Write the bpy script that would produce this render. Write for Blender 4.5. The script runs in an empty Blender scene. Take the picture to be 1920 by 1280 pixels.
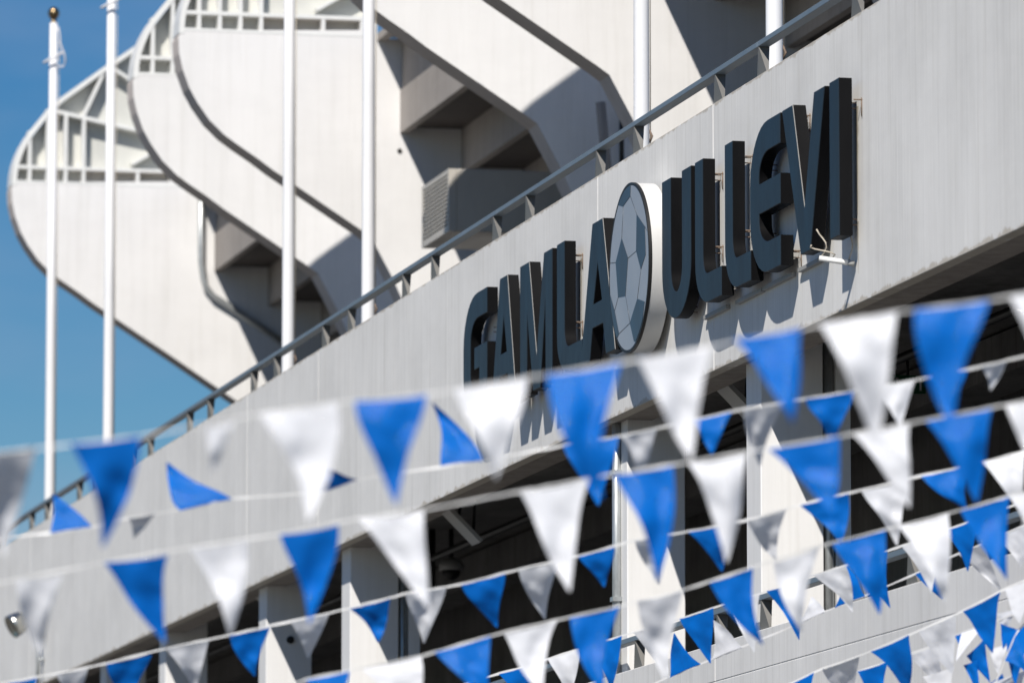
import bpy, bmesh, math, random
from mathutils import Vector, Matrix, noise
R = math.radians
random.seed(7)
scene = bpy.context.scene
col = scene.collection

# ------------------------------------------------------------------ camera, sky, sun, exposure
FPX = 12500.0                       # focal length in photo pixels (photo 1920 x 1280)
PITCH = math.atan2(1540.0, FPX)
CAMZ = 1.6
cam_data = bpy.data.cameras.new('camera')
cam = bpy.data.objects.new('camera', cam_data)
col.objects.link(cam)
cam.location = (0, 0, CAMZ)
cam.rotation_euler = (math.pi / 2 + PITCH, 0, 0)
cam_data.sensor_width = 36.0
cam_data.lens = FPX / 1920.0 * 36.0
cam_data.clip_start = 0.5
cam_data.clip_end = 8000.0
cam_data.dof.use_dof = True
cam_data.dof.focus_distance = 69.0
cam_data.dof.aperture_fstop = 2.05
cam_data.dof.aperture_blades = 0
scene.camera = cam

ALPHA = math.atan2(2810.0, math.hypot(FPX, 1540.0))
D = Vector((-math.sin(ALPHA), math.cos(ALPHA), 0))      # along the facade, away from the camera
M = Vector((math.cos(ALPHA), math.sin(ALPHA), 0))       # into the building
LIGHT = (M * 1.0 + D * 1.75 + Vector((0, 0, -2.07))).normalized()
SUNTO = -LIGHT

world = bpy.data.worlds.new('World')
scene.world = world
world.use_nodes = True
wn = world.node_tree
bg = wn.nodes['Background']
sky = wn.nodes.new('ShaderNodeTexSky')
sky.sky_type = 'NISHITA'
sky.sun_disc = False
sky.sun_elevation = math.asin(SUNTO.z)
sky.sun_rotation = math.atan2(SUNTO.x, SUNTO.y)
sky.altitude = 0
sky.air_density = 1.0
sky.dust_density = 0.0
sky.ozone_density = 3.0
hs = wn.nodes.new('ShaderNodeHueSaturation')
hs.inputs['Saturation'].default_value = 1.6
hs.inputs['Hue'].default_value = 0.508
wn.links.new(sky.outputs[0], hs.inputs['Color'])
# thin veil of high cloud over the whole sky
wtc = wn.nodes.new('ShaderNodeTexCoord')
wmp = wn.nodes.new('ShaderNodeMapping')
wmp.inputs['Scale'].default_value = (9, 9, 26)
wnz = wn.nodes.new('ShaderNodeTexNoise')
wnz.inputs['Scale'].default_value = 1.6
wnz.inputs['Detail'].default_value = 5.0
wn.links.new(wtc.outputs['Generated'], wmp.inputs[0])
wn.links.new(wmp.outputs[0], wnz.inputs['Vector'])
wrp = wn.nodes.new('ShaderNodeValToRGB')
wrp.color_ramp.elements[0].position = 0.42
wrp.color_ramp.elements[0].color = (0, 0, 0, 1)
wrp.color_ramp.elements[1].position = 0.78
wrp.color_ramp.elements[1].color = (0.5, 0.5, 0.5, 1)
wn.links.new(wnz.outputs[0], wrp.inputs[0])
wmx = wn.nodes.new('ShaderNodeMix')
wmx.data_type = 'RGBA'
wn.links.new(wrp.outputs[0], wmx.inputs[0])
wn.links.new(hs.outputs[0], wmx.inputs[6])
wmx.inputs[7].default_value = (4.6, 6.0, 8.6, 1)
wn.links.new(wmx.outputs[2], bg.inputs[0])
bg.inputs[1].default_value = 0.055

sun_data = bpy.data.lights.new('sun', 'SUN')
sun_data.energy = 5.0
sun_data.angle = R(0.53)
sun_data.color = (1.0, 0.95, 0.885)
sun = bpy.data.objects.new('sun', sun_data)
col.objects.link(sun)
sun.rotation_euler = LIGHT.to_track_quat('-Z', 'Y').to_euler()
sun.location = (0, 0, 60)

scene.view_settings.view_transform = 'Standard'
scene.view_settings.look = 'None'
scene.view_settings.gamma = 1.0
scene.view_settings.use_curve_mapping = False
scene.view_settings.exposure = 0.22
scene.cycles.use_denoising = True
scene.cycles.sample_clamp_indirect = 6.0

# ------------------------------------------------------------------ photo pixels -> directions -> points
CP, SP = math.cos(PITCH), math.sin(PITCH)
def ray(x, y):
    u = 640.0 - y
    return Vector((x - 960.0, FPX * CP - u * SP, FPX * SP + u * CP))
def on_p(x, y, p):
    """where a pixel's ray meets the vertical plane at distance p behind the facade direction -> (t, z)"""
    r = ray(x, y)
    k = p / r.dot(M)
    return k * r.dot(D), CAMZ + k * r.z
def on_t(x, y, t):
    r = ray(x, y)
    k = t / r.dot(D)
    return k * r.dot(M), CAMZ + k * r.z
def on_y(x, y, yy):
    r = ray(x, y)
    k = yy / r.y
    return Vector((k * r.x, yy, CAMZ + k * r.z))
def W(t, p, z):
    return Vector((t * D.x + p * M.x, t * D.y + p * M.y, z))

PF = 77.5 * math.sin(ALPHA)         # facade front plane (m)

# ------------------------------------------------------------------ materials
def new_mat(name):
    m = bpy.data.materials.new(name)
    m.use_nodes = True
    nt = m.node_tree
    return m, nt, nt.nodes['Principled BSDF']
def N(nt, kind, **kw):
    n = nt.nodes.new(kind)
    for k, v in kw.items():
        setattr(n, k, v)
    return n
def pos_noise(nt, scale, nscale=1.0, detail=4.0, rough=0.55):
    g = N(nt, 'ShaderNodeNewGeometry')
    mp = N(nt, 'ShaderNodeMapping')
    mp.inputs['Scale'].default_value = scale
    nz = N(nt, 'ShaderNodeTexNoise')
    nz.inputs['Scale'].default_value = nscale
    nz.inputs['Detail'].default_value = detail
    nz.inputs['Roughness'].default_value = rough
    nt.links.new(g.outputs['Position'], mp.inputs['Vector'])
    nt.links.new(mp.outputs['Vector'], nz.inputs['Vector'])
    return nz.outputs[0]
def ramp(nt, src, stops):
    r = N(nt, 'ShaderNodeValToRGB')
    els = r.color_ramp.elements
    while len(els) < len(stops):
        els.new(0.5)
    for e, (pos, c) in zip(els, stops):
        e.position = pos
        e.color = (*c, 1) if len(c) == 3 else c
    nt.links.new(src, r.inputs[0])
    return r.outputs[0]
def mul(nt, a, b, fac=1.0):
    mx = N(nt, 'ShaderNodeMix', data_type='RGBA', blend_type='MULTIPLY')
    mx.inputs[0].default_value = fac
    nt.links.new(a, mx.inputs[6])
    nt.links.new(b, mx.inputs[7])
    return mx.outputs[2]
def bump(nt, b, src, strength, dist=0.01):
    bp = N(nt, 'ShaderNodeBump')
    bp.inputs['Strength'].default_value = strength
    bp.inputs['Distance'].default_value = dist
    nt.links.new(src, bp.inputs['Height'])
    nt.links.new(bp.outputs[0], b.inputs['Normal'])

def concrete(name, base, fine=(60, 60, 0.5), var=0.06, blotch=0.09, rough=0.85, stain=None):
    m, nt, b = new_mat(name)
    s = pos_noise(nt, fine, 1.0, 3.0, 0.6)
    lo = tuple(c * (1 - var) for c in base)
    hi = tuple(min(c * (1 + var), 0.95) for c in base)
    c1 = ramp(nt, s, [(0.3, lo), (0.7, hi)])
    s2 = pos_noise(nt, (1.1, 1.1, 0.45), 1.0, 5.0, 0.6)
    c2 = ramp(nt, s2, [(0.3, (1 - blotch,) * 3), (0.65, (1, 1, 1))])
    c = mul(nt, c1, c2)
    s3 = pos_noise(nt, (9, 9, 0.35), 1.0, 6.0, 0.7)
    c3 = ramp(nt, s3, [(0.28, (1 - blotch * 1.3, 1 - blotch * 1.35, 1 - blotch * 1.5)), (0.5, (1, 1, 1))])
    c = mul(nt, c, c3)
    s5 = pos_noise(nt, (16, 16, 0.22), 1.0, 4.0, 0.65)      # sparse drip marks
    c5 = ramp(nt, s5, [(0.62, (1, 1, 1)), (0.72, (1 - blotch * 1.1, 1 - blotch * 1.25, 1 - blotch * 1.5))])
    c = mul(nt, c, c5)
    s6 = pos_noise(nt, (0.35, 0.35, 0.8), 1.0, 6.0, 0.7)    # large uneven patches
    c6 = ramp(nt, s6, [(0.35, (1 - blotch * 0.9,) * 3), (0.6, (1, 1, 1))])
    c = mul(nt, c, c6)
    if stain:                       # grime creeping up from a bottom edge and down from a top edge
        zb, zt = stain
        g = N(nt, 'ShaderNodeNewGeometry')
        sx = N(nt, 'ShaderNodeSeparateXYZ')
        nt.links.new(g.outputs['Position'], sx.inputs[0])
        nz = pos_noise(nt, (3.5, 3.5, 2.4), 1.0, 8.0, 0.7)
        for z0, sgn, h in ((zb, 1, 0.15), (zt, -1, 0.10)):
            a = N(nt, 'ShaderNodeMath', operation='SUBTRACT')
            nt.links.new(sx.outputs[2], a.inputs[0]); a.inputs[1].default_value = z0
            k = N(nt, 'ShaderNodeMath', operation='MULTIPLY')
            nt.links.new(a.outputs[0], k.inputs[0]); k.inputs[1].default_value = sgn / h
            ad = N(nt, 'ShaderNodeMath', operation='MULTIPLY_ADD')
            nt.links.new(nz, ad.inputs[0]); ad.inputs[1].default_value = -1.7
            nt.links.new(k.outputs[0], ad.inputs[2])
            c4 = ramp(nt, ad.outputs[0], [(0.0, (0.72, 0.68, 0.62)), (0.2, (1, 1, 1))])
            sh = N(nt, 'ShaderNodeMath', operation='ADD')
            nt.links.new(ad.outputs[0], sh.inputs[0]); sh.inputs[1].default_value = 0.75
            nt.links.new(sh.outputs[0], c4.node.inputs[0])
            c = mul(nt, c, c4)
    nt.links.new(c, b.inputs['Base Color'])
    b.inputs['Roughness'].default_value = rough
    b.inputs['Specular IOR Level'].default_value = 0.25
    bump(nt, b, pos_noise(nt, (60, 60, 30), 1.0, 3.0), 0.15, 0.004)
    return m
def paint(name, base, rough=0.4, metal=0.0, var=0.08, spec=0.5, scale=(3, 3, 1.2)):
    m, nt, b = new_mat(name)
    s = pos_noise(nt, scale, 1.0, 5.0, 0.65)
    c = ramp(nt, s, [(0.3, tuple(x * (1 - var) for x in base)), (0.7, tuple(min(1, x * (1 + var)) for x in base))])
    nt.links.new(c, b.inputs['Base Color'])
    r = ramp(nt, s, [(0.3, (rough * 0.85,) * 3), (0.7, (min(1, rough * 1.15),) * 3)])
    nt.links.new(r, b.inputs['Roughness'])
    b.inputs['Metallic'].default_value = metal
    b.inputs['Specular IOR Level'].default_value = spec
    return m
def film(name, base, rough, trans=0.25, coat=0.25):
    m, nt, b = new_mat(name)
    tc = N(nt, 'ShaderNodeTexCoord')
    nz = N(nt, 'ShaderNodeTexNoise')
    nz.inputs['Scale'].default_value = 7.0
    nz.inputs['Detail'].default_value = 1.5
    nz.inputs['Distortion'].default_value = 0.6
    nt.links.new(tc.outputs['Object'], nz.inputs['Vector'])
    c = ramp(nt, nz.outputs[0], [(0.3, tuple(x * 0.92 for x in base)), (0.7, base)])
    nt.links.new(c, b.inputs['Base Color'])
    b.inputs['Roughness'].default_value = rough
    b.inputs['Specular IOR Level'].default_value = 0.12
    bump(nt, b, nz.outputs[0], 0.35, 0.012)
    b.inputs['Coat Weight'].default_value = coat
    b.inputs['Coat Roughness'].default_value = 0.06
    wz = N(nt, 'ShaderNodeTexNoise')
    wz.inputs['Scale'].default_value = 60.0
    wz.inputs['Detail'].default_value = 3.0
    nt.links.new(tc.outputs['Object'], wz.inputs['Vector'])
    b2 = N(nt, 'ShaderNodeBump')
    b2.inputs['Strength'].default_value = 1.0
    b2.inputs['Distance'].default_value = 0.008
    nt.links.new(wz.outputs[0], b2.inputs['Height'])
    nt.links.new(b2.outputs[0], b.inputs['Coat Normal'])
    tr = N(nt, 'ShaderNodeBsdfTranslucent')
    nt.links.new(c, tr.inputs[0])
    mx = N(nt, 'ShaderNodeMixShader')
    mx.inputs[0].default_value = trans
    out = nt.nodes['Material Output']
    nt.links.new(b.outputs[0], mx.inputs[1])
    nt.links.new(tr.outputs[0], mx.inputs[2])
    nt.links.new(mx.outputs[0], out.inputs[0])
    return m

# levels of the facade, taken from the photo on the facade plane
Z_TOP = on_p(900, 467, PF)[1]
Z_BOT = on_p(1100, 806, PF)[1]
Z_LOW = on_p(1440, 1176, PF)[1]
Z_GRV = on_p(1500, 1232, PF)[1]
DECK = Z_TOP - 1.0

mt = {}
mt['fascia'] = concrete('fascia_concrete', (0.78, 0.77, 0.745), stain=(Z_BOT, Z_TOP))
mt['lower'] = concrete('lower_wall_concrete', (0.77, 0.76, 0.74))
mt['fin'] = concrete('fin_white_concrete', (0.775, 0.765, 0.75), fine=(5, 5, 0.12), var=0.012, blotch=0.06, rough=0.75)
mt['beam'] = concrete('raw_beam_concrete', (0.36, 0.33, 0.305), fine=(14, 14, 0.6), var=0.06, blotch=0.14)
mt['core'] = concrete('core_concrete', (0.34, 0.31, 0.285), fine=(6, 6, 3), var=0.1, blotch=0.2)
mt['caulk'] = paint('joint_sealant', (0.72, 0.71, 0.68), 0.8)
mt['column'] = concrete('column_white_concrete', (0.78, 0.775, 0.765), fine=(12, 12, 0.3), var=0.02, blotch=0.05)
mt['white_steel'] = paint('white_steel', (0.74, 0.74, 0.715), 0.45, var=0.04)
mt['plate'] = paint('cream_plate', (0.56, 0.56, 0.52), 0.55, var=0.05)
mt['pole'] = paint('pole_white_paint', (0.76, 0.76, 0.765), 0.28, var=0.03)
mt['gold'] = paint('bronze', (0.28, 0.20, 0.11), 0.3, metal=1.0)
mt['rope'] = paint('rope', (0.62, 0.62, 0.64), 0.7)
mt['rail'] = paint('blue_grey_steel', (0.15, 0.195, 0.24), 0.5, var=0.12)
mt['post'] = paint('grey_post_steel', (0.16, 0.155, 0.145), 0.5, var=0.15)
mt['face'] = paint('navy_letter_face', (0.012, 0.021, 0.031), 0.45, var=0.15, spec=0.32)
mt['side'] = paint('black_letter_return', (0.0035, 0.0035, 0.004), 0.5, var=0.2, spec=0.12)
mt['rust'] = concrete('rust_stain', (0.47, 0.43, 0.35), fine=(60, 60, 2), var=0.2, blotch=0.25)
mt['trim'] = paint('bare_edge_highlight', (0.30, 0.29, 0.27), 0.45)
mt['bracket'] = paint('rusty_bracket', (0.17, 0.12, 0.085), 0.7, var=0.35, scale=(40, 40, 40))
mt['ball_white'] = paint('ball_side_white', (0.60, 0.595, 0.58), 0.45, var=0.05)
mt['ball_pale'] = paint('ball_face_pale', (0.30, 0.32, 0.35), 0.32, var=0.10, spec=0.5, scale=(0.9, 0.9, 0.9))
mt['ball_dark'] = paint('ball_face_slate', (0.036, 0.050, 0.066), 0.35, var=0.06)
mt['black'] = paint('black_rubber', (0.008, 0.008, 0.008), 0.5)
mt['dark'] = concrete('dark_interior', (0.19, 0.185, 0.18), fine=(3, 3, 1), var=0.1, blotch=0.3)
mt['galv'] = paint('galvanised_pipe', (0.42, 0.44, 0.44), 0.4, metal=0.6, var=0.15, scale=(20, 20, 6))
mt['louvre'] = paint('louvre_beige', (0.50, 0.47, 0.42), 0.5, var=0.06)
mt['grey_plate'] = paint('grey_panel', (0.33, 0.33, 0.32), 0.55)
mt['chrome'] = paint('brushed_lamp_metal', (0.55, 0.54, 0.50), 0.28, metal=1.0)
mt['blue_sticker'] = paint('blue_sticker', (0.01, 0.03, 0.22), 0.4)
mt['green'] = paint('exit_green', (0.005, 0.09, 0.035), 0.4)
mt['white_print'] = paint('white_print', (0.75, 0.75, 0.75), 0.5)
mt['blue_flag'] = film('blue_pennant_film', (0.0, 0.132, 0.52), 0.6, 0.17, 0.15)
mt['white_flag'] = film('white_pennant_film', (0.82, 0.83, 0.86), 0.55, 0.22)
mt['tape'] = film('white_tape', (0.78, 0.78, 0.77), 0.35, 0.15)
mt['tube'] = paint('white_tube', (0.8, 0.8, 0.78), 0.3)
mt['wire'] = paint('pale_wire', (0.5, 0.45, 0.37), 0.6)
mt['soffit'] = concrete('tread_soffit_shade_tone', (0.11, 0.096, 0.088), fine=(14, 14, 3), var=0.08, blotch=0.2)  # shade under the treads painted in as a darker concrete
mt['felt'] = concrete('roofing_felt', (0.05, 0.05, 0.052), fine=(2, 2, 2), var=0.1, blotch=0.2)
mt['fin_edge'] = concrete('fin_edge_bounce_tint', (0.62, 0.56, 0.52), fine=(5, 5, 0.5), var=0.03, blotch=0.08)  # warm ground bounce and underside shade mixed into the edge colour
mt['ground'] = concrete('paving', (0.13, 0.125, 0.115), fine=(2, 2, 2), var=0.08, blotch=0.15)

# ------------------------------------------------------------------ object helpers
def mesh_obj(name, verts, faces, mat, parent=None, smooth=False, origin=None, bev=0.0, mats=None, fidx=None):
    verts = [Vector(v) for v in verts]
    if origin is None:
        xs = [v.x for v in verts]; ys = [v.y for v in verts]; zs = [v.z for v in verts]
        origin = Vector(((min(xs) + max(xs)) / 2, (min(ys) + max(ys)) / 2, min(zs)))
    me = bpy.data.meshes.new(name)
    me.from_pydata([v - origin for v in verts], [], faces)
    for mm in (mats or [mat]):
        me.materials.append(mm)
    if fidx:
        for pl, i in zip(me.polygons, fidx):
            pl.material_index = i
    bm = bmesh.new(); bm.from_mesh(me)
    bmesh.ops.recalc_face_normals(bm, faces=bm.faces)
    if bev > 0:
        es = [e for e in bm.edges if len(e.link_faces) == 2 and e.calc_face_angle(0) > 0.4]
        bmesh.ops.bevel(bm, geom=es, offset=bev, segments=1, affect='EDGES')
    bm.to_mesh(me); bm.free()
    if smooth:
        for pl in me.polygons:
            pl.use_smooth = True
    return link(name, me, origin, parent)
def link(name, me, loc, parent=None):
    o = bpy.data.objects.new(name, me)
    col.objects.link(o)
    o.location = loc
    if parent is not None:
        o.parent = parent
        o.matrix_parent_inverse = parent_inv(parent)
    return o
def parent_inv(parent):
    m = Matrix.Identity(4)
    chain = []
    q = parent
    while q is not None:
        chain.append(q); q = q.parent
    tot = Vector((0, 0, 0))
    tot = parent['_wl'] if '_wl' in parent else parent.location
    return Matrix.Translation(-Vector(tot))
def empty(name, loc, parent=None):
    o = bpy.data.objects.new(name, None)
    o.empty_display_size = 0.2
    col.objects.link(o)
    o.location = loc
    if parent is not None:
        o.parent = parent
        o.matrix_parent_inverse = parent_inv(parent)
    return o
def tag(o, label, cat, group=None):
    o['label'] = label; o['category'] = cat
    if group:
        o['group'] = group
    return o
def copy_to(src, offset, parent=None):
    """a copy of a mesh object moved by a world offset"""
    c = src.copy(); col.objects.link(c)
    c.location = src.location + offset
    if parent is not None:
        c.parent = parent
        c.matrix_parent_inverse = parent_inv(parent)
    return c
BOXF = [(0, 1, 2, 3), (7, 6, 5, 4), (0, 4, 5, 1), (1, 5, 6, 2), (2, 6, 7, 3), (3, 7, 4, 0)]
def box(name, t0, t1, p0, p1, z0, z1, mat, parent=None, bev=0.0):
    v = [W(t0, p0, z0), W(t1, p0, z0), W(t1, p1, z0), W(t0, p1, z0),
         W(t0, p0, z1), W(t1, p0, z1), W(t1, p1, z1), W(t0, p1, z1)]
    return mesh_obj(name, v, BOXF, mat, parent, bev=bev)
def prism(name, poly, t0, t1, mat, parent=None, mats=None, bev=0.0):
    """(p, z) outline extruded along the facade direction from t0 to t1"""
    n = len(poly)
    v = [W(t0, p, z) for p, z in poly] + [W(t1, p, z) for p, z in poly]
    f = [tuple(range(n)), tuple(range(2 * n - 1, n - 1, -1))]
    f += [(i, i + n, (i + 1) % n + n, (i + 1) % n) for i in range(n)]
    fi = [0, 0] + [1] * n if mats else None
    return mesh_obj(name, v, f, mat, parent, mats=mats, fidx=fi, bev=bev)
def bar2(name, a, b, w, t0, t1, mat, parent=None):
    """straight bar between two (p,z) points in a fin plane"""
    a = Vector(a); b = Vector(b)
    n = (b - a).normalized(); n = Vector((-n.y, n.x)) * w / 2
    poly = [a + n, b + n, b - n, a - n]
    return prism(name, [(q.x, q.y) for q in poly], t0, t1, mat, parent)
def tube(name, pts, r, mat, parent=None, seg=12, closed=False, radii=None):
    pts = [Vector(p) for p in pts]
    n = len(pts)
    verts, faces = [], []
    ref = Vector((0.3, 0.2, 0.93))
    for i, p in enumerate(pts):
        a = pts[(i - 1) % n] if (closed or i > 0) else p
        b = pts[(i + 1) % n] if (closed or i < n - 1) else p
        tg = (b - a).normalized()
        if abs(tg.dot(ref)) > 0.97:
            rr = Vector((1, 0, 0))
        else:
            rr = ref
        s = tg.cross(rr).normalized(); u = s.cross(tg)
        rad = radii[i] if radii else r
        for k in range(seg):
            an = 2 * math.pi * k / seg
            verts.append(p + (s * math.cos(an) + u * math.sin(an)) * rad)
    m_ = n if closed else n - 1
    for i in range(m_):
        for k in range(seg):
            a = i * seg + k; b = i * seg + (k + 1) % seg
            c = ((i + 1) % n) * seg + (k + 1) % seg; d = ((i + 1) % n) * seg + k
            faces.append((a, b, c, d))
    if not closed:
        faces.append(tuple(range(seg)))
        faces.append(tuple(range(n * seg - 1, (n - 1) * seg - 1, -1)))
    o = mesh_obj(name, verts, faces, mat, parent, smooth=True)
    for pl in o.data.polygons:
        if len(pl.vertices) > 4:
            pl.use_smooth = False
    return o
def lathe(name, base, prof, mat, parent=None, seg=24, axis=None):
    """prof: list of (radius, height) turned about axis through base"""
    axis = Vector(axis).normalized() if axis else Vector((0, 0, 1))
    s = axis.orthogonal().normalized(); u = axis.cross(s)
    verts, faces = [], []
    for r, h in prof:
        for k in range(seg):
            an = 2 * math.pi * k / seg
            verts.append(Vector(base) + axis * h + (s * math.cos(an) + u * math.sin(an)) * r)
    for i in range(len(prof) - 1):
        for k in range(seg):
            a = i * seg + k; b = i * seg + (k + 1) % seg
            faces.append((a, b, b + seg, a + seg))
    faces.append(tuple(range(seg)))
    faces.append(tuple(range(len(prof) * seg - 1, (len(prof) - 1) * seg - 1, -1)))
    return mesh_obj(name, verts, faces, mat, parent, smooth=True)

# ------------------------------------------------------------------ ground
g = mesh_obj('ground', [(-3000, -3000, 0), (3000, -3000, 0), (3000, 3000, 0), (-3000, 3000, 0)], [(0, 1, 2, 3)], mt['ground'])
g['kind'] = 'structure'

# ------------------------------------------------------------------ the stadium building
T_NEAR, T_FAR = 46.0, 150.0
building = empty('stadium_building', W(90, PF + 6, 0))
tag(building, 'pale concrete stadium with curved white fins above a wide grey fascia', 'stadium')

JOINTS = [on_p(x, 500, PF)[0] for x in (62, 465, 598, 1121, 1338)]
edges = [T_FAR] + JOINTS + [on_p(2263, 500, PF)[0], T_NEAR]
for a, b in zip(edges[:-1], edges[1:]):
    box('fascia_panel', b + 0.009, a - 0.009, PF, PF + 0.14, Z_BOT, Z_TOP, mt['fascia'], building, bev=0.006)
    box('lower_wall_panel', b + 0.009, a - 0.009, PF, PF + 0.14, Z_GRV + 0.003, Z_LOW, mt['lower'], building, bev=0.006)
    box('base_wall_panel', b + 0.009, a - 0.009, PF, PF + 0.14, 0.0, Z_GRV - 0.003, mt['lower'], building, bev=0.006)
box('fascia_core', T_NEAR, T_FAR, PF + 0.142, PF + 0.5, Z_BOT + 0.012, Z_TOP - 0.02, mt['core'], building)
for tj in JOINTS:
    box('joint_seal', tj - 0.012, tj + 0.012, PF + 0.010, PF + 0.141, Z_BOT + 0.03, Z_TOP - 0.004, mt['caulk'], building)
box('groove_fill', T_NEAR + 0.1, T_FAR - 0.1, PF + 0.005, PF + 0.141, Z_GRV - 0.0028, Z_GRV + 0.0028, mt['lower'], building)
box('lower_wall_core', T_NEAR, T_FAR, PF + 0.142, PF + 0.4, 0.0, Z_LOW - 0.02, mt['core'], building)
box('roof_deck', T_NEAR, T_FAR, PF + 0.502, PF + 12, DECK - 0.3, DECK, mt['felt'], building)
CEIL = Z_BOT + 0.75
FLOOR = Z_LOW - 1.05
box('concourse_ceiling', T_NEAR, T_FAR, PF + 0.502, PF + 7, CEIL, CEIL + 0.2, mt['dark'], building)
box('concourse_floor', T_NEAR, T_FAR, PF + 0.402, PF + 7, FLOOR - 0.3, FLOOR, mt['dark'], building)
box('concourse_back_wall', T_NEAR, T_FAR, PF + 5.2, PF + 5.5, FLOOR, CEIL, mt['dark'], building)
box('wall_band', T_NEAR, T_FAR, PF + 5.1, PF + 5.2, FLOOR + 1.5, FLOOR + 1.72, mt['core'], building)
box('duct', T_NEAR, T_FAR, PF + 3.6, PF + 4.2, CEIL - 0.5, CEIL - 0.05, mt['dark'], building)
for dz, dp in ((0.35, 1.2), (0.22, 1.5), (0.48, 2.2)):
    tube('ceiling_pipe', [W(T_NEAR, PF + dp, CEIL - dz), W(T_FAR, PF + dp, CEIL - dz)], 0.05, mt['black'], building, seg=10)

# columns of the open concourse, in pairs
PC = PF + 0.22
for xf in (1400, 1153, 641, 486, 300, 190):
    tf = on_p(xf, 1000, PC)[0]           # far edge of the front face
    c = box('column', tf - 0.58, tf, PC, PC + 0.66, FLOOR, CEIL, mt['column'], building, bev=0.012)
    c['_wl'] = c.location.copy()
    if xf == 1153:
        tube('downpipe', [W(tf - 0.27, PC - 0.045, FLOOR), W(tf - 0.27, PC - 0.045, CEIL)], 0.05, mt['galv'], c)
        for zz in (0.9, 2.3):
            box('pipe_clip', tf - 0.34, tf - 0.2, PC - 0.105, PC - 0.002, FLOOR + 1.0 + zz, FLOOR + 1.05 + zz, mt['galv'], c)
    elif xf in (1400, 641):
        tube('downpipe', [W(tf - 0.5, PC + 0.73, FLOOR), W(tf - 0.5, PC + 0.73, CEIL)], 0.055, mt['galv'], c)
        box('casing', tf - 0.56, tf - 0.2, PC + 0.80, PC + 0.95, FLOOR, CEIL, mt['column'], c)
    elif xf == 486:
        q = W(tf - 0.585, on_t(544, 1199, tf - 0.58)[0], on_t(544, 1199, tf - 0.58)[1])
        lathe('vent_hole', q, [(0.055, 0), (0.055, 0.02), (0.04, 0.021)], mt['black'], c, axis=-D)

# ---- curved fins: outline traced once in the plane of the third fin
T3 = 104.5
TH = 0.6                 # fin thickness
DEPTH = 0.27             # recess of the steel bays
def f3(x, y):
    return on_t(x, y, T3)
def f1(x, y):            # the same outline seen on the farthest fin
    return f3(-1850 + (x + 1850) * 1.1648 / 0.991, 2180 - (2180 - y) * 1.1648)
nose = [(334.6, 70), (336, 100), (342.5, 130), (355, 165), (370, 192.5), (392.5, 225), (420, 252.5), (445, 271), (480, 295), (512, 319)]
knee_pts = nose + [(677, 431), (696, 445), (733, 515), (790, 640)]
straight_pts = nose + [(677, 431), (1050, 690)]
zb = f3(340, 57)[1]
top_in = [(707, 57), (707, 73), (775, 73), (1100, 285), (1500, 552), (1500, 900)]
def fin_outline(pts, low):
    poly = [f3(340.0, 57)] + [f3(*q) for q in pts]
    poly = [q for q in poly]
    last = poly[-1]
    if last[1] > low:
        a, b = poly[-2], poly[-1]
        k = (low - a[1]) / (b[1] - a[1])
        poly[-1] = (a[0] + (b[0] - a[0]) * k, low)
    inner = [f3(*q) for q in top_in]
    poly.append((inner[-1][0], low))
    poly += [q for q in inner[-2::-1]]
    return poly
web_knee = fin_outline(knee_pts, DECK + 0.002)
web_str = fin_outline(straight_pts, DECK + 0.002)

chord_out = [(9.5, 362), (11, 340), (14, 322), (20, 304), (28, 286), (38, 269), (55, 247), (77, 220), (97, 202), (115, 189),
             (175, 146), (237, 104), (330, 42), (480, -58)]
cw = 0.085
co = [f1(*q) for q in chord_out]
ci = []
for i, q in enumerate(co):
    a = Vector(co[max(i - 1, 0)]); b = Vector(co[min(i + 1, len(co) - 1)])
    tg = (b - a).normalized()
    nn = Vector((tg.y, -tg.x))
    ci.append((q[0] + nn.x * cw, q[1] + nn.y * cw))
right_p = f3(707, 40)[0]
cut = []
for a, b in zip(ci[:-1], ci[1:]):
    if a[0] <= right_p:
        cut.append((a[0] + 0.02, a[1]))
    if a[0] <= right_p < b[0]:
        k = (right_p - a[0]) / (b[0] - a[0])
        cut.append((right_p, a[1] + (b[1] - a[1]) * k))
plate_poly = cut + [(right_p, zb + 0.02)]
right_top = cut[-1][1]
chord_poly = co + ci[::-1]

FINS = []   # (t of near face, dp, knee?)
FINS.append((T3 * 1.1648, -0.19, False))
FINS.append((T3 * 1.0432, 0.0, True))
FINS.append((T3, 0.0, True))
FINS.append((T3 * 0.884, 0.0, True))
FINS.append((T3 * 0.8414, 0.0, True))
FINS.append((T3 * 0.8414 - 12.2, 0.0, True))
FINS.append((T3 * 0.8414 - 16.8, 0.0, True))

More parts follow.
